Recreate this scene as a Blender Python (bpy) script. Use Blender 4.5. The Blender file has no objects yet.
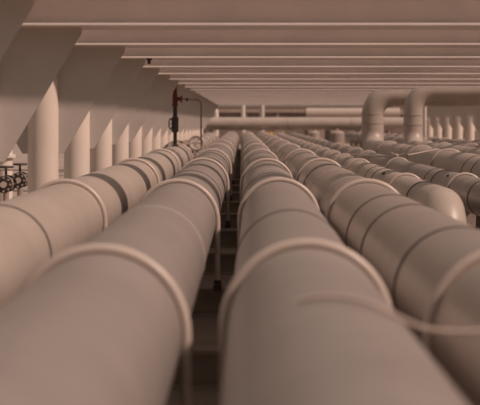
import bpy, bmesh, math, random
from mathutils import Vector, Matrix
random.seed(4)
C = bpy.context.scene.collection
PI = math.pi
F = 1500.0            # focal length in pixels of the 480 px wide frame
VX, VY = 246.0, 122.0  # where the lines of the pipes meet
CZ = 2.25             # lens height over the ground
H = 1.19              # underside of the overhead beams over the lens


# ------------------------------------------------------------------ materials
def mat(name, col, rough=0.6, var=0.10, scale=3.0, metal=0.0, bump=0.0, streak=None):
    m = bpy.data.materials.new(name); m.use_nodes = True
    nt = m.node_tree; b = nt.nodes['Principled BSDF']
    b.inputs['Roughness'].default_value = rough
    b.inputs['Metallic'].default_value = metal
    tc = nt.nodes.new('ShaderNodeTexCoord')
    mp = nt.nodes.new('ShaderNodeMapping')
    if streak: mp.inputs['Scale'].default_value = streak
    n = nt.nodes.new('ShaderNodeTexNoise'); n.inputs['Scale'].default_value = scale
    n.inputs['Detail'].default_value = 6; n.inputs['Roughness'].default_value = 0.6
    r = nt.nodes.new('ShaderNodeValToRGB')
    r.color_ramp.elements[0].position = 0.3; r.color_ramp.elements[1].position = 0.72
    r.color_ramp.elements[0].color = [c * (1 - var) for c in col] + [1]
    r.color_ramp.elements[1].color = [min(1, c * (1 + var)) for c in col] + [1]
    nt.links.new(tc.outputs['Object'], mp.inputs['Vector'])
    nt.links.new(mp.outputs['Vector'], n.inputs['Vector'])
    nt.links.new(n.outputs['Fac'], r.inputs['Fac'])
    nt.links.new(r.outputs['Color'], b.inputs['Base Color'])
    if bump:
        bp = nt.nodes.new('ShaderNodeBump'); bp.inputs['Strength'].default_value = bump
        bp.inputs['Distance'].default_value = 0.02
        nt.links.new(n.outputs['Fac'], bp.inputs['Height'])
        nt.links.new(bp.outputs['Normal'], b.inputs['Normal'])
    return m

M = dict(
    pipe=mat('pipe_paint', (.282, .245, .225), .36, .09, 1.6),
    clad=mat('cladding_sheet', (.50, .43, .385), .34, .08, 1.6, metal=.55),
    palepipe=mat('pale_pipe_paint', (.42, .355, .31), .42, .08, 1.6),
    shaft=mat('column_paint', (.72, .62, .545), .42, .06, 1.2),
    clamp=mat('clamp_paint', (.50, .42, .37), .38, .05, 5),
    groove=mat('dark_joint', (.09, .07, .06), .7, .1, 6),
    seam=mat('pale_seam', (.35, .30, .27), .5, .05, 6),
    steel=mat('steel_paint', (.54, .482, .445), .55, .07, 1.2),
    beam=mat('beam_paint', (.76, .665, .61), .55, .08, 1.0),
    sleeper=mat('sleeper_paint', (.40, .33, .28), .7, .15, 3),
    ground=mat('concrete_ground', (.36, .295, .255), .9, .2, .6, bump=.3),
    red=mat('red_paint', (.17, .035, .03), .5, .2, 8),
    dark=mat('dark_iron', (.06, .043, .038), .55, .2, 8),
    rust=mat('rusty_tube', (.33, .22, .18), .6, .2, 9),
    rope=mat('rope_fibre', (.46, .385, .335), .8, .15, 30),
    yellow=mat('yellow_paint', (.50, .30, .03), .5, .1, 6),
    white=mat('white_paint', (.72, .64, .58), .5, .05, 4),
    tank=mat('tank_paint', (.36, .29, .25), .6, .1, 2),
    wall=mat('building_cladding', (.22, .17, .15), .8, .15, .5),
)


# ------------------------------------------------------------------ mesh helpers
def obj(name, bm, m, parent=None, smooth=False):
    bmesh.ops.recalc_face_normals(bm, faces=bm.faces)
    me = bpy.data.meshes.new(name); bm.to_mesh(me); bm.free()
    me.materials.append(M[m])
    if smooth:
        for p in me.polygons: p.use_smooth = True
        me.set_sharp_from_angle(angle=math.radians(40))
    o = bpy.data.objects.new(name, me); C.objects.link(o)
    if parent:
        o.parent = parent; o.matrix_parent_inverse = Matrix.Translation(-parent.location)
    return o

def tag(o, label, cat, group=None, kind=None):
    if label: o['label'] = label
    if cat: o['category'] = cat
    if group: o['group'] = group
    if kind: o['kind'] = kind
    return o

def thing(name, label, cat, loc, group=None, kind=None):
    o = bpy.data.objects.new(name, None); C.objects.link(o)
    o.location = loc; o.empty_display_size = .2
    return tag(o, label, cat, group, kind)

def P(x, y, z): return Vector((x, y, z + CZ))      # z counted from the lens height

def box(bm, x0, x1, y0, y1, z0, z1, bev=0.0):
    r = bmesh.ops.create_cube(bm, size=1)
    for v in r['verts']:
        v.co = Vector(((x0 + x1) / 2 + v.co.x * (x1 - x0), (y0 + y1) / 2 + v.co.y * (y1 - y0), CZ + (z0 + z1) / 2 + v.co.z * (z1 - z0)))
    if bev:
        es = {e for v in r['verts'] for e in v.link_edges}
        bmesh.ops.bevel(bm, geom=list(es), offset=bev, segments=2, affect='EDGES', profile=.5)
    return bm

def sweep(bm, pts, r, seg=32, cap=True):
    """a tube along world points; r is a number or one radius per point"""
    n = len(pts); rs = r if isinstance(r, (list, tuple)) else [r] * n
    tans = []
    for i in range(n):
        a = pts[max(0, i - 1)]; b = pts[min(n - 1, i + 1)]
        tans.append((b - a).normalized())
    t = tans[0]
    u = Vector((0, 0, 1)) if abs(t.z) < .9 else Vector((1, 0, 0))
    u = (u - t * u.dot(t)).normalized()
    rings = []
    for i in range(n):
        t = tans[i]; u = (u - t * u.dot(t)).normalized(); w = t.cross(u)
        rings.append([bm.verts.new(pts[i] + (u * math.cos(a) + w * math.sin(a)) * rs[i]) for a in [2 * PI * k / seg for k in range(seg)]])
    for i in range(n - 1):
        for k in range(seg):
            bm.faces.new((rings[i][k], rings[i][(k + 1) % seg], rings[i + 1][(k + 1) % seg], rings[i + 1][k]))
    if cap:
        bm.faces.new(rings[0]); bm.faces.new(rings[-1])
    return bm

def disc(bm, c, axis, r, t, seg=32):
    a = Vector(axis).normalized()
    return sweep(bm, [c - a * t / 2, c + a * t / 2], r, seg)

def arc(c, u, v, r, a0, a1, n=10):
    return [c + u * (r * math.cos(a0 + (a1 - a0) * i / n)) + v * (r * math.sin(a0 + (a1 - a0) * i / n)) for i in range(n + 1)]

ex, ey, ez = Vector((1, 0, 0)), Vector((0, 1, 0)), Vector((0, 0, 1))


# ------------------------------------------------------------------ pipes
def xat(keys, d):
    """smooth interpolation of the pipe's offset at distance d"""
    if d <= keys[0][0]: return keys[0][1]
    for (a, xa), (b, xb) in zip(keys, keys[1:]):
        if d <= b:
            t = (d - a) / (b - a); t = t * t * (3 - 2 * t) * .5 + t * .5
            return xa + (xb - xa) * t
    return keys[-1][1]

SLEEP_TOP = -1.93

def pipeline(label, keys, z, r, d0, d1, clamps, grooves, seams, tail=None, head=None, rod=.031, saddles=True, m='pipe'):
    base = thing('pipeline', label, 'pipe', P(xat(keys, max(d0, 8)), max(d0, 8), -CZ), None)
    ds = []; d = d0
    while d < d1: ds.append(d); d += 2.0
    ds.append(d1)
    pts = [P(xat(keys, d), d, z) for d in ds]
    if head: pts = head + pts
    if tail: pts = pts + tail
    obj('pipe_body', sweep(bmesh.new(), pts, r, 64), m, base, True)
    for g in grooves:
        if d0 < g < d1:
            p = P(xat(keys, g), g, z); w = .042
            bm = bmesh.new(); sweep(bm, [p - ey * w, p - ey * w * .9, p + ey * w * .9, p + ey * w], [r, r + .007, r + .007, r], 64, False)
            tag(obj('joint_band', bm, 'groove', base, True), 'dark joint band', None)
    for g in seams:
        if d0 < g < d1:
            p = P(xat(keys, g), g, z); w = .03
            bm = bmesh.new(); sweep(bm, [p - ey * w, p - ey * w * .5, p + ey * w * .5, p + ey * w], [r, r + .006, r + .006, r], 64, False)
            tag(obj('weld_bead', bm, 'seam', base, True), 'pale weld bead', None)
    R = r + rod * .62 + .002
    for i, g in enumerate(clamps):
        if not d0 < g < d1: continue
        x = xat(keys, g); c = P(x, g, z)
        foot = P(0, 0, SLEEP_TOP + .003).z
        path = [Vector((x - R, g, foot))] + arc(c, ex, ez, R, PI, 0, 32) + [Vector((x + R, g, foot))]
        cl = obj('pipe_clamp', sweep(bmesh.new(), path, rod, 12), 'clamp', base, True)
        if g < 50:
            for s in (-1, 1):
                bm = bmesh.new(); disc(bm, Vector((x + s * R, g, foot + .035)), ez, .05, .07, 6)
                disc(bm, Vector((x + s * R, g, foot + .10)), ez, .042, .05, 6)
                nt_ = obj('nut', bm, 'dark', cl)
                tag(nt_, 'dark nut', None)
        if saddles:
            bm = bmesh.new()
            w = r * .62
            zs = z - math.sqrt(r * r - w * w)
            y0, y1 = g - .09, g + .09
            # a cradle: its top follows the pipe, its foot stands on the sleeper
            top = [(x + w * k / 6, z - math.sqrt(r * r - (w * k / 6) ** 2) + .004) for k in range(-6, 7)]
            prof = top + [(x + w * .8, SLEEP_TOP + .003), (x - w * .8, SLEEP_TOP + .003)]
            a = [bm.verts.new(P(px, y0, pz)) for px, pz in prof]; b = [bm.verts.new(P(px, y1, pz)) for px, pz in prof]
            bm.faces.new(a); bm.faces.new(b)
            for k in range(len(prof)):
                bm.faces.new((a[k], a[(k + 1) % len(prof)], b[(k + 1) % len(prof)], b[k]))
            obj('saddle', bm, 'sleeper', base)
    return base

def rep(start, end=112, step=9.44):
    out = []; d = start
    while d < end: out.append(d); d += step
    return out

ZA = -1.13; R0 = .435
KA = [(8, -2.06), (17, -2.06), (27, -2.03), (37, -2.08), (60, -2.14), (100, -2.25)]
KB = [(8, -.775), (17, -.78), (27, -.785), (37, -.83), (60, -.89), (118, -1.0)]
KC = [(8, .335), (17, .385), (27, .375), (60, .30), (100, .13), (118, .10)]
KD = [(8, 1.42), (17, 1.38), (27, 1.365), (60, 1.31), (118, 1.13)]
KE = [(17, 2.42), (45, 2.37), (118, 2.37)]
KF = [(17, 3.33), (118, 3.38)]
KG = [(17, 4.95), (118, 5.0)]
KH = [(17, 6.06), (118, 6.06)]

pipe_a = pipeline('pale pipe nearest the row of round columns', KA, ZA, R0, -1, 100, [8.1, 17.05] + rep(27.0),
         [12.5, 28.7, 40.0, 49.5], [14.4, 24.0, 31, 33.4, 38.2] + rep(44), m='palepipe')
pipe_b = pipeline('big pale pipe in the left foreground beside the dark gap', KB, ZA, R0, -1, 110.4, [7.95, 17.1] + rep(27.3),
         [21.4, 31.8, 40.9, 50.5], [12.4, 24.4, 34] + rep(43))
pipe_c = pipeline('big pale pipe running to the bottom centre of the view', KC, ZA, R0, -1, 110.4, [8.3, 17.5] + rep(26.88),
         [11.8, 20.7, 30.4, 39.6], [22.4, 33.0] + rep(42.5))
pipe_d = pipeline('pale pipe with many joint bands, right of the centre pipe', KD, ZA, R0, -1, 110.4, [7.95, 17.1] + rep(27.08),
         [9.9, 12.6, 14.3, 24.6, 28.2, 41], [19.2, 22.4, 31.5, 34] + rep(44), m='clad')
# the small pipe that comes forward and turns down into the ground
rE = .26; bE = .40; zE = -1.065; dE = 18.55
xE = xat(KE, dE)
headE = [P(xE, dE - bE, -CZ + .002)] + [P(xE, dE - bE * math.cos(a), zE - bE + bE * math.sin(a)) for a in [PI / 2 * k / 12 for k in range(12)]]
pipe_e = pipeline('small pipe ending in an elbow turned down', KE, zE, rE, dE, 110.4, [22.6, 31.6] + rep(36.3, 112, 4.72),
         [20.2, 25.9, 27.2, 33.5, 43], [23.6, 29, 34.2] + rep(38.6, 112, 4.72), head=headE, rod=.025, m='palepipe')
pipe_f = pipeline('small pipe with a wire tied over it, right of the elbow pipe', KF, zE, rE, 5, 110.4, [12.6, 22.8, 32.8] + rep(40.8, 112, 4.72),
         [20.8, 25.0, 26.0, 38], [21.6, 29.0, 35.5] + rep(47), rod=.024)
def riser(x, d, r, ztop, xend, bend):
    pts = []
    # along +y, up, then along +x
    pts += [P(x, d - bend + bend * math.sin(a), ZA0 + bend - bend * math.cos(a)) for a in [PI / 2 * k / 12 for k in range(13)]]
    pts += [P(x + bend - bend * math.cos(a), d, ztop - bend + bend * math.sin(a)) for a in [PI / 2 * k / 12 for k in range(13)]]
    pts += [P(xend, d, ztop)]
    return pts
ZA0 = ZA
pipe_g = pipeline('large pipe that climbs in the left one of two tall bends', KG, ZA, R0, 4, 58.5, [8.1, 17.5, 26.9, 36.6, 42.2, 52], [30.3, 31.6, 45], [33.5, 47.5],
         tail=riser(5.0, 59.2, R0, 1.06, 15.5, .8), m='palepipe')
for zz in (-.05, .32):
    bm = bmesh.new(); c = P(5.0, 59.2, zz); sweep(bm, [c - ez * .03, c - ez * .02, c + ez * .02, c + ez * .03], [R0, R0 + .012, R0 + .012, R0], 48, False)
    obj('weld_bead', bm, 'seam', pipe_g, True)
ZA0 = -1.02
pipe_h = pipeline('medium pipe that climbs in the right one of two tall bends', KH, -1.02, .35, 4, 53.8, [8.1, 17.5, 26.9, 36.3, 45.8, 50.4], [33, 40], [43],
         tail=riser(6.06, 54.35, .35, 1.13, 15.5, .72), m='palepipe')
for zz in (-.1, .25):
    bm = bmesh.new(); c = P(6.06, 54.35, zz); sweep(bm, [c - ez * .03, c - ez * .02, c + ez * .02, c + ez * .03], [.35, .362, .362, .35], 48, False)
    obj('weld_bead', bm, 'seam', pipe_h, True)
pipe_i = pipeline('far right pipe lying in front of the distant columns', [(17, 7.6), (118, 7.6)], -1.08, .33, 4, 110.4, [8.1, 17.5, 26.9] + rep(36.3, 112, 4.72), rep(39, 112, 9.4), rep(41.5, 112, 9.4))
pipe_j = pipeline('rightmost distant pipe, farthest from the camera', [(17, 9.2), (118, 9.2)], -1.1, .33, 4, 110.4, [8.1, 17.5, 26.9, 36.3] + rep(45.7, 112, 4.72), rep(47.9, 112, 9.4), [])

for pp, xx, dd in ((pipe_e, xat(KE, 24.6), 24.6), (pipe_f, 3.33, 23.6)):
    c = P(xx - .14, dd, zE + .207); a = Vector((-.14, 0, .207)).normalized()
    bm = bmesh.new(); disc(bm, c + a * .01, a, .03, .05, 12); tag(obj('plug', bm, 'dark', pp), 'small dark plug', None)
# flange pair with bolts on the pipe by the columns
for d in (46.2, 46.45):
    c = P(xat(KA, d), d, ZA); bm = bmesh.new(); disc(bm, c, ey, .57, .09, 40)
    fl = obj('flange', bm, 'clamp', pipe_a, True)
    for k in range(14):
        a = 2 * PI * k / 14
        p = c + (ex * math.cos(a) + ez * math.sin(a)) * .50
        bm = bmesh.new(); disc(bm, p, ey, .05, .2, 6); tag(obj('bolt', bm, 'dark', fl), 'dark bolt', None)

# ------------------------------------------------------------------ sleepers and ground
bm = bmesh.new(); box(bm, -150, 150, -20, 420, -CZ - .3, -CZ); g = obj('floor', bm, 'ground'); tag(g, None, None, kind='structure')
ords = ['first', 'second', 'third', 'fourth', 'fifth', 'sixth', 'seventh', 'eighth', 'ninth', 'tenth', 'eleventh', 'twelfth', 'thirteenth',
        'fourteenth', 'fifteenth', 'sixteenth', 'seventeenth', 'eighteenth', 'nineteenth', 'twentieth', 'twenty-first', 'twenty-second', 'twenty-third', 'twenty-fourth']
for i in range(22):
    d = 8.1 + 4.72 * i
    t = thing('sleeper', ('%s steel sleeper seen from the camera, crossing in the dark gap under the pipes' % ords[i - 1]) if i else 'steel sleeper under the nearest pipe clamps, at the bottom edge of the view', 'sleeper', P(3, d, -CZ), 'sleepers under the pipes')
    bm = bmesh.new(); box(bm, -3.0, 9.8, d - .16, d + .16, SLEEP_TOP - .03, SLEEP_TOP); obj('top_flange', bm, 'sleeper', t)
    bm = bmesh.new(); box(bm, -3.0, 9.8, d - .02, d + .02, -CZ + .03, SLEEP_TOP - .03); obj('web', bm, 'sleeper', t)
    bm = bmesh.new(); box(bm, -3.0, 9.8, d - .16, d + .16, -CZ, -CZ + .03); obj('bottom_flange', bm, 'sleeper', t)

# ------------------------------------------------------------------ overhead beams and columns
def column(x, d, rc, name_label, group, left=True):
    t = thing('column', name_label, 'column', P(x, d, -CZ), group, 'thing')
    bm = bmesh.new(); sweep(bm, [P(x, d, -CZ), P(x, d, H)], rc, 48); obj('shaft', bm, 'shaft', t, True)
    bm = bmesh.new(); box(bm, x - .4, x + .4, d - .4, d + .4, -CZ, -CZ + .04); obj('base_plate', bm, 'steel', t)
    for s in (1, -1):
        bm = bmesh.new(); prof = [(x + s * rc * .97, -.42 * H), (x + s * (rc + .08), -.42 * H), (x + s * (rc + .88 * H), H - .07), (x + s * (rc + .88 * H), H), (x + s * rc * .97, H)]
        a = [bm.verts.new(P(px, d - .016, pz)) for px, pz in prof]; b = [bm.verts.new(P(px, d + .016, pz)) for px, pz in prof]
        bm.faces.new(a); bm.faces.new(b)
        for k in range(5): bm.faces.new((a[k], a[(k + 1) % 5], b[(k + 1) % 5], b[k]))
        obj('gusset_plate', bm, 'steel', t)

OV = .405
for k in range(-1, 19):
    d = 18.94 + 4.73 * k
    n = k + 1
    t = thing('overhead_beam', ('%s overhead steel beam from the camera, crossing above the pipes' % ords[max(0, k)]) if k >= 0 else 'unseen beam stub above the top left corner, added to shade the nearest gusset', 'beam', P(4, d, H), 'overhead cross beams', 'thing')
    x0, x1 = -5.2, (15.5 if k >= 0 else -.95)   # nearest beam is an unseen stub, added to shade its gusset but not the pipes
    bm = bmesh.new(); box(bm, x0, x1, d - OV, d + OV, H, H + .035, .006); obj('bottom_flange', bm, 'beam', t)
    bm = bmesh.new(); box(bm, x0, x1, d - .015, d + .015, H + .035, H + .52); obj('web', bm, 'beam', t)
    bm = bmesh.new(); box(bm, x0, x1, d - OV, d + OV, H + .52, H + .555, .006); obj('top_flange', bm, 'beam', t)
    xc = -2.69 * H
    if k == 0: xc = -2.83 * H
    if k < 0: xc = -2.77 * H
    column(xc, d, .205 * H, 
           'column past the left edge, its gusset showing at the top left corner' if k < 0 else 'column at the left edge, its wide gusset filling the upper left of the view' if k == 0 else
           '%s round white shaft from the left edge, column with triangular gussets in the left row' % ords[k - 1], 'left row of columns')
    if k >= 12:
        column(10.7 * H, d, .205 * H, '%s round gusseted column from the camera in the distant right row' % ords[k - 12], 'right row of columns')

# ------------------------------------------------------------------ crossing pipes at the far end
t = thing('crossing_pipe', 'thick horizontal pipe crossing above the far pipe ends', 'pipe', P(0, 108.5, -CZ))
bm = bmesh.new(); sweep(bm, [P(-3.6, 108.5, -.12), P(11.5, 108.5, -.12)], .46, 48); obj('pipe_body', bm, 'palepipe', t, True)
for xx in (3.0, 7.6):
    bm = bmesh.new(); sweep(bm, [P(xx - .04, 108.5, -.12), P(xx + .04, 108.5, -.12)], .475, 48); obj('weld_bead', bm, 'seam', t, True)
for xx in (-3.1, 10.6):
    bm = bmesh.new(); sweep(bm, [P(xx, 108.5, -CZ), P(xx, 108.5, -.2)], .16, 20); obj('support_leg', bm, 'steel', t, True)
t = thing('crossing_pipe', 'pale upper pipe behind the thick crossing pipe, left of the bends', 'pipe', P(8, 122, -CZ))
bm = bmesh.new(); sweep(bm, [P(4.9, 122, .72), P(12.5, 122, .72)], .42, 40); obj('pipe_body', bm, 'clamp', t, True)
for xx in (5.6, 11.8):
    bm = bmesh.new(); sweep(bm, [P(xx, 122, -CZ), P(xx, 122, .6)], .13, 20); obj('support_leg', bm, 'steel', t, True)

def at(px, py, d): s = F / d; return P((px - VX) / s, d, -(py - VY) / s)
def post(px, w, ptop, d, label, m='steel'):
    s = F / d; x = (px - VX) / s
    t = thing('post', label, 'post', P(x, d, -CZ), None)
    zt = -(ptop - VY) / s
    bm = bmesh.new(); sweep(bm, [P(x, d, -CZ), P(x, d, zt)], w / s / 2, 24); obj('shaft', bm, m, t, True)
    bm = bmesh.new(); sweep(bm, [P(x, d, zt), P(x, d, zt + .06)], w / s / 2 * 1.25, 24); obj('cap_plate', bm, m, t, True)
    bm = bmesh.new(); box(bm, x - w / s * .9, x + w / s * .9, d - w / s * .9, d + w / s * .9, -CZ, -CZ + .03); obj('base_plate', bm, m, t)
post(243, 4.2, 104, 111.5, 'narrow white post above the crossing pipe, left of its neighbour', 'white')
post(262, 5, 104, 113, 'broader grey post above the crossing pipe, right of the white one')
post(425, 3, 107, 73.2, 'slim pale pole right of the tall pipe bends', 'white')

# gooseneck behind the crossing pipe
s = F / 112; x = (216 - VX) / s
t = thing('gooseneck', 'curved pale pipe neck above the crossing pipe on the left', 'pipe', P(x, 112, -CZ))
pts = [P(x, 112, -CZ), P(x, 112, .6)] + [P(x - .45 + .45 * math.cos(a), 112, .6 + .45 * math.sin(a)) for a in [PI * .75 * k / 12 for k in range(1, 13)]]
obj('pipe_body', sweep(bmesh.new(), pts, .2, 24), 'white', t, True)
bm = bmesh.new(); disc(bm, P(x, 112, .25), ez, .28, .08, 24); obj('flange', bm, 'white', t, True)

# ------------------------------------------------------------------ red standpipe with its bent tube on pipe A
d = 43.0; x = xat(KA, d) + .06; zt = ZA + R0
t = thing('standpipe', 'dark red standpipe with a valve, standing on the left pipe', 'standpipe', P(x, d, zt + .002))
s = F / d
bm = bmesh.new(); sweep(bm, [P(x, d, zt + .002), P(x, d, zt + .05), P(x, d, zt + .05), P(x, d, -.32), P(x, d, -.27), P(x, d, .12), P(x, d, .17), P(x, d, .45)],
                        [.10, .10, .055, .055, .10, .10, .06, .06], 20); obj('stem', bm, 'dark', t, True)
bm = bmesh.new(); sweep(bm, [P(x, d, .45), P(x, d, .46), P(x, d, .5), P(x, d, .52), P(x, d, .78), P(x, d, .80), P(x, d, 1.03), P(x, d, 1.04)], [.06, .09, .09, .075, .075, .06, .06, .04], 20); obj('valve_body', bm, 'red', t, True)
bm = bmesh.new(); sweep(bm, [P(x + .07, d, .66), P(x + .2, d, .66)], .06, 16); disc(bm, P(x + .18, d, .66), ex, .11, .04, 16); obj('outlet_flange', bm, 'red', t, True)
bm = bmesh.new()
c = P(x - .12, d - .12, -.05); ring = [c + ex * .12 * math.cos(a) * .4 + ez * .15 * math.sin(a) for a in [2 * PI * k / 20 for k in range(21)]]
sweep(bm, ring, .018, 8); sweep(bm, [P(x, d, -.05), c], .016, 8); obj('handle', bm, 'dark', t, True)
bm = bmesh.new(); xe = x + (202 - 176) / s
pts = [P(x + .2, d, .66), P(xe - .14, d, .64)] + arc(P(xe - .14, d, .50), ex, ez, .14, PI / 2, 0, 8) + [P(xe, d, -.5), P(xe + .02, d, -.72)]
sweep(bm, pts, .026, 12); obj('drain_tube', bm, 'rust', t, True)
bm = bmesh.new(); disc(bm, P(xe - .4, d, .642), ex, .055, .05, 12); obj('coupling', bm, 'dark', t, True)

# small looped hose beneath the bent tube
t = thing('valve', 'small round handwheel valve between the two left pipes', 'valve', P(xat(KB, 46) - .62, 44.6, -CZ))
xv = xat(KB, 46) - .62
bm = bmesh.new(); sweep(bm, [P(xv, 44.6, -CZ), P(xv, 44.6, -.78)], .05, 16); obj('stem', bm, 'clamp', t, True)
bm = bmesh.new(); c = P(xv, 44.55, -.62); sweep(bm, [c + ex * .2 * math.cos(a) + ez * .2 * math.sin(a) for a in [2 * PI * k / 28 for k in range(29)]], .035, 10)
for a in (0, PI / 3, 2 * PI / 3): sweep(bm, [c - (ex * math.cos(a) + ez * math.sin(a)) * .2, c + (ex * math.cos(a) + ez * math.sin(a)) * .2], .02, 8)
obj('handwheel', bm, 'clamp', t, True)

# ------------------------------------------------------------------ yard on the left, seen under the gussets
def valve_unit(px, py, d, label):
    s = F / d; c = at(px, py, d); x = c.x; z = c.z - CZ
    t = thing('gate_valve', label, 'valve', P(x, d, -CZ))
    bm = bmesh.new(); sweep(bm, [P(x, d, -CZ), P(x, d, z - .12)], .07, 20); obj('stand', bm, 'tank', t, True)
    bm = bmesh.new(); sweep(bm, [P(x, d - .3, z), P(x, d - .2, z), P(x, d, z), P(x, d + .2, z), P(x, d + .5, z)], [.11, .13, .17, .13, .11], 28); obj('body', bm, 'tank', t, True)
    for dy in (-.3, .3):
        bm = bmesh.new(); disc(bm, P(x, d + dy, z), ey, .19, .06, 28); fl = obj('flange', bm, 'dark', t, True)
        for k in range(8):
            a = 2 * PI * k / 8; bm = bmesh.new(); disc(bm, P(x + .15 * math.cos(a), d + dy, z + .15 * math.sin(a)), ey, .022, .12, 6); obj('bolt', bm, 'clamp', fl)
    bm = bmesh.new(); disc(bm, P(x, d - .36, z), ey, .07, .08, 20); obj('hub', bm, 'clamp', t, True)
    bm = bmesh.new(); sweep(bm, [P(x, d, z + .15), P(x, d, z + .38)], .03, 12); obj('spindle', bm, 'dark', t, True)
    bm = bmesh.new(); c = P(x, d, z + .38); sweep(bm, [c + ex * .15 * math.cos(a) + ey * .15 * math.sin(a) for a in [2 * PI * k / 24 for k in range(25)]], .025, 8)
    sweep(bm, [c - ex * .15, c + ex * .15], .016, 8); sweep(bm, [c - ey * .15, c + ey * .15], .016, 8)
    obj('handwheel', bm, 'dark', t, True)
valve_unit(6, 184, 33.5, 'dark flanged gate valve at the left edge, outside the columns')
valve_unit(20, 180, 36.2, 'dark flanged gate valve close to the second column, outside')
s = F / 42; c = at(5, 150, 42)
t = thing('riser_pipe', 'pale vertical pipe in the yard behind the gate valves', 'pipe', P(c.x, 42, -CZ))
bm = bmesh.new(); sweep(bm, [P(c.x, 42, -CZ), P(c.x, 42, .6)] + [P(c.x - .4 + .4 * math.cos(a), 42, .6 + .4 * math.sin(a)) for a in [PI / 2 * k / 8 for k in range(1, 9)]] + [P(c.x - 2, 42, 1.0)], .21, 28)
obj('pipe_body', bm, 'white', t, True)
bm = bmesh.new(); disc(bm, P(c.x, 42, -.95), ez, .3, .09, 28); obj('flange', bm, 'white', t, True)
t = thing('railing', 'thin handrail in the yard behind the left columns', 'railing', P(-6.5, 40, -CZ))
for z in (-1.27,):
    bm = bmesh.new(); sweep(bm, [P(-14, 40, z), P(-4.4, 40, z)], .028, 10); obj('rail', bm, 'sleeper', t, True)
for xx in (-14, -11.6, -9.2, -4.42):
    bm = bmesh.new(); sweep(bm, [P(xx, 40, -CZ), P(xx, 40, -1.25)], .03, 10); obj('rail_post', bm, 'sleeper', t, True)

# yard pipes farther back on the left
for (xx, d, r, zt_, lab) in ((-4.6, 52, .2, .3, 'pale standing pipe in the yard behind the fourth left column'), (-4.5, 66, .25, .2, 'pale standing pipe in the yard behind the middle left columns'),
                       (-4.6, 80, .28, .2, 'pale standing pipe in the yard behind the farthest left columns')):
    t = thing('riser_pipe', lab, 'pipe', P(xx, d, -CZ))
    bm = bmesh.new(); sweep(bm, [P(xx, d, -CZ), P(xx, d, zt_)] + [P(xx - .4 + .4 * math.cos(a), d, zt_ + .4 * math.sin(a)) for a in [PI / 2 * k / 8 for k in range(1, 9)]] + [P(xx - 2, d, zt_ + .4)], r, 24)
    obj('pipe_body', bm, 'white', t, True)
    bm = bmesh.new(); disc(bm, P(xx, d, -.7), ez, r * 1.4, .09, 24); obj('flange', bm, 'tank', t, True)

# ------------------------------------------------------------------ far equipment
def tank(px, ptop, w, d, label, m='tank'):
    s = F / d; x = (px - VX) / s; zt = -(ptop - VY) / s; r = w / s / 2
    t = thing('tank', label, 'tank', P(x, d, -CZ))
    bm = bmesh.new(); sweep(bm, [P(x, d, -CZ), P(x, d, zt - r * .35), P(x, d, zt - r * .12), P(x, d, zt)], [r, r, r * .8, r * .3], 32); obj('shell', bm, m, t, True)
    bm = bmesh.new(); sweep(bm, [P(x, d, zt - .02), P(x, d, zt + .15)], r * .18, 16); obj('manhole', bm, m, t, True)
    for k in (.35, .7):
        zz = -CZ + (zt - r * .35 + CZ) * k
        bm = bmesh.new(); sweep(bm, [P(x, d, zz - .04), P(x, d, zz + .04)], r * 1.02, 32); obj('hoop', bm, m, t, True)
tank(337, 130.5, 15, 103.5, 'squat dark tank left of the tall pipe bends')
tank(314, 131, 11, 113, 'small dark tank beneath the middle of the crossing pipe')
s = F / 112; c = at(269, 133, 112)
t = thing('yellow_drum', 'small yellow drum under the far crossing pipe', 'drum', P(c.x, 112, -CZ))
bm = bmesh.new(); sweep(bm, [P(c.x, 112, -CZ), P(c.x, 112, -.75)], .32, 24); obj('shell', bm, 'yellow', t, True)
for zz in (-1.7, -1.25): 
    bm = bmesh.new(); sweep(bm, [P(c.x, 112, zz - .03), P(c.x, 112, zz + .03)], .335, 24); obj('hoop', bm, 'yellow', t, True)
c = at(279, 132, 114.5)
t = thing('cabinet', 'small white cabinet under the crossing pipe beside the yellow drum', 'cabinet', P(c.x, 114.5, -CZ))
bm = bmesh.new(); box(bm, c.x - .36, c.x + .36, 114.2, 114.8, -CZ + .1, -.62, .02); obj('body', bm, 'white', t)
bm = bmesh.new(); box(bm, c.x - .42, c.x + .42, 114.1, 114.9, -.62, -.56); obj('lid', bm, 'white', t)
for sx in (-.3, .3):
    bm = bmesh.new(); box(bm, c.x + sx - .04, c.x + sx + .04, 114.3, 114.7, -CZ, -CZ + .1); obj('foot', bm, 'dark', t)
for (xa, xb, d, zt_, lab) in ((-16, 6.5, 150, .95, 'long low dark building beyond the crossing pipe'), (9, 34, 160, .8, 'low dark building beyond the right row of columns')):
    t = thing('building', lab, 'building', P((xa + xb) / 2, d, -CZ))
    bm = bmesh.new(); box(bm, xa, xb, d, d + 12, -CZ, zt_); obj('wall', bm, 'wall', t)
    bm = bmesh.new(); box(bm, xa - .3, xb + .3, d - .3, d + 12.3, zt_, zt_ + .3); obj('roof', bm, 'tank', t)
    n = int((xb - xa) / 3)
    for k in range(n + 1):
        bm = bmesh.new(); xx = xa + .15 + (xb - xa - .3) * k / n; box(bm, xx - .14, xx + .14, d - .18, d, -CZ, zt_); obj('pilaster', bm, 'tank', t)

bm = bmesh.new(); box(bm, -70, 90, 190, 190.6, -CZ, 1.9); box(bm, -70, 90, 189.9, 190.7, 1.9, 2.05); tag(obj('wall_far', bm, 'tank'), None, None, kind='structure')

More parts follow.
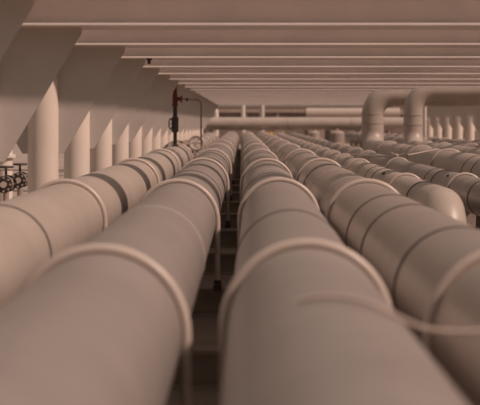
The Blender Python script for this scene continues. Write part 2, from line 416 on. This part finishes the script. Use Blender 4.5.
# ------------------------------------------------------------------ wires
def catenary(a, b, sag, n=24): return [a.lerp(b, i / n) - ez * (4 * sag * (i / n) * (1 - i / n)) for i in range(n + 1)]
t = thing('wire', 'thin knotted wire stretched over the small pipes on the right', 'wire', P(3.35, 36, zE + rE))
zw = zE + rE + .022
bm = bmesh.new()
sweep(bm, catenary(P(2.385, 37, zw + .01), P(3.36, 33.5, zw), .008), .016, 8)
sweep(bm, catenary(P(3.36, 33.5, zw), P(4.88, 38.0, ZA + R0 + .014), .004), .016, 8); obj('strand', bm, 'rope', t, True)
bm = bmesh.new(); bmesh.ops.create_icosphere(bm, subdivisions=2, radius=.05, matrix=Matrix.Translation(P(3.36, 33.5, zw + .036)))
for a in (.3, 1.4, 2.5): sweep(bm, [P(3.36, 33.5, zw + .03), P(3.36 + .16 * math.cos(a), 33.45, zw + .03 + .13 * math.sin(a))], .012, 6)
obj('knot', bm, 'rope', t, True)
t = thing('cable', 'blurred pale cable slung low across the foreground pipes on the right', 'cable', P(.88, 5.8, -.81))
DC = 5.8
def on(xc, X): return ZA + math.sqrt(R0 * R0 - (X - xc) ** 2) + .020
pts = [P(X, DC + .25 * (.335 - X), on(.335, X)) for X in (.20, .27, .335, .43, .50)] + [P(.58, DC, -.749), P(.70, DC, -.80), P(.88, DC, -.81), P(1.08, DC, -.785), P(1.22, DC, -.722)] + [P(X, DC, on(1.42, X)) for X in (1.34, 1.42, 1.52, 1.66, 1.75)]
def smooth(pts, n=8):
    out = []
    for i in range(len(pts) - 1):
        p0, p1, p2, p3 = pts[max(0, i - 1)], pts[i], pts[i + 1], pts[min(len(pts) - 1, i + 2)]
        for k in range(n):
            u = k / n
            out.append(.5 * ((2 * p1) + (p2 - p0) * u + (2 * p0 - 5 * p1 + 4 * p2 - p3) * u * u + (3 * p1 - p0 - 3 * p2 + p3) * u ** 3))
    return out + [pts[-1]]
obj('strand', sweep(bmesh.new(), smooth(pts), .009, 10), 'rope', t, True)
# a small dark clip under the third beam in the photo
c = at(149, 57, 28.4 - .3)
t = thing('hanger_clip', 'tiny dark clip hanging under an overhead beam at upper left', 'clip', P(c.x, 28.1, H))
bm = bmesh.new(); box(bm, c.x - .05, c.x + .05, 28.07, 28.2, H - .03, H); obj('jaw', bm, 'dark', t)
bm = bmesh.new(); sweep(bm, [P(c.x, 28.13, H - .03), P(c.x, 28.13, H - .1)], .03, 10); obj('hook', bm, 'dark', t)

# ------------------------------------------------------------------ light
sun = bpy.data.lights.new('sun', 'SUN'); sun.energy = 3.3; sun.angle = math.radians(3.4); sun.color = (1, .75, .63)
so = bpy.data.objects.new('sun', sun); C.objects.link(so)
so.rotation_euler = Vector((.93, -.42, 1.0)).to_track_quat('Z', 'Y').to_euler(); so.location = (20, -10, 25)
w = bpy.data.worlds.new('sky'); bpy.context.scene.world = w; w.use_nodes = True
nt = w.node_tree; bg = nt.nodes['Background']
tc = nt.nodes.new('ShaderNodeTexCoord'); sp = nt.nodes.new('ShaderNodeSeparateXYZ'); rp = nt.nodes.new('ShaderNodeValToRGB')
nt.links.new(tc.outputs['Generated'], sp.inputs[0]); nt.links.new(sp.outputs['Z'], rp.inputs['Fac']); nt.links.new(rp.outputs['Color'], bg.inputs['Color'])
rp.color_ramp.elements[0].position = 0.15; rp.color_ramp.elements[0].color = (.40, .325, .28, 1)
rp.color_ramp.elements[1].position = 0.75; rp.color_ramp.elements[1].color = (1.0, .84, .74, 1)
bg.inputs['Strength'].default_value = .36

# ------------------------------------------------------------------ camera
cam = bpy.data.cameras.new('camera'); co = bpy.data.objects.new('camera', cam); C.objects.link(co)
co.location = (0, 0, CZ); co.rotation_euler = (PI / 2, 0, 0)
cam.sensor_width = 36; cam.lens = F / 480 * 36
cam.shift_x = -(VX - 240) / 480; cam.shift_y = -(202.5 - VY) / 480
cam.clip_start = .05; cam.clip_end = 1000
cam.dof.use_dof = True; cam.dof.focus_distance = 24; cam.dof.aperture_fstop = (cam.lens / 1000) / .054
sc = bpy.context.scene; sc.camera = co
sc.view_settings.view_transform = 'Standard'; sc.view_settings.look = 'None'; sc.view_settings.gamma = 1; sc.view_settings.use_curve_mapping = False
sc.view_settings.exposure = 0.0
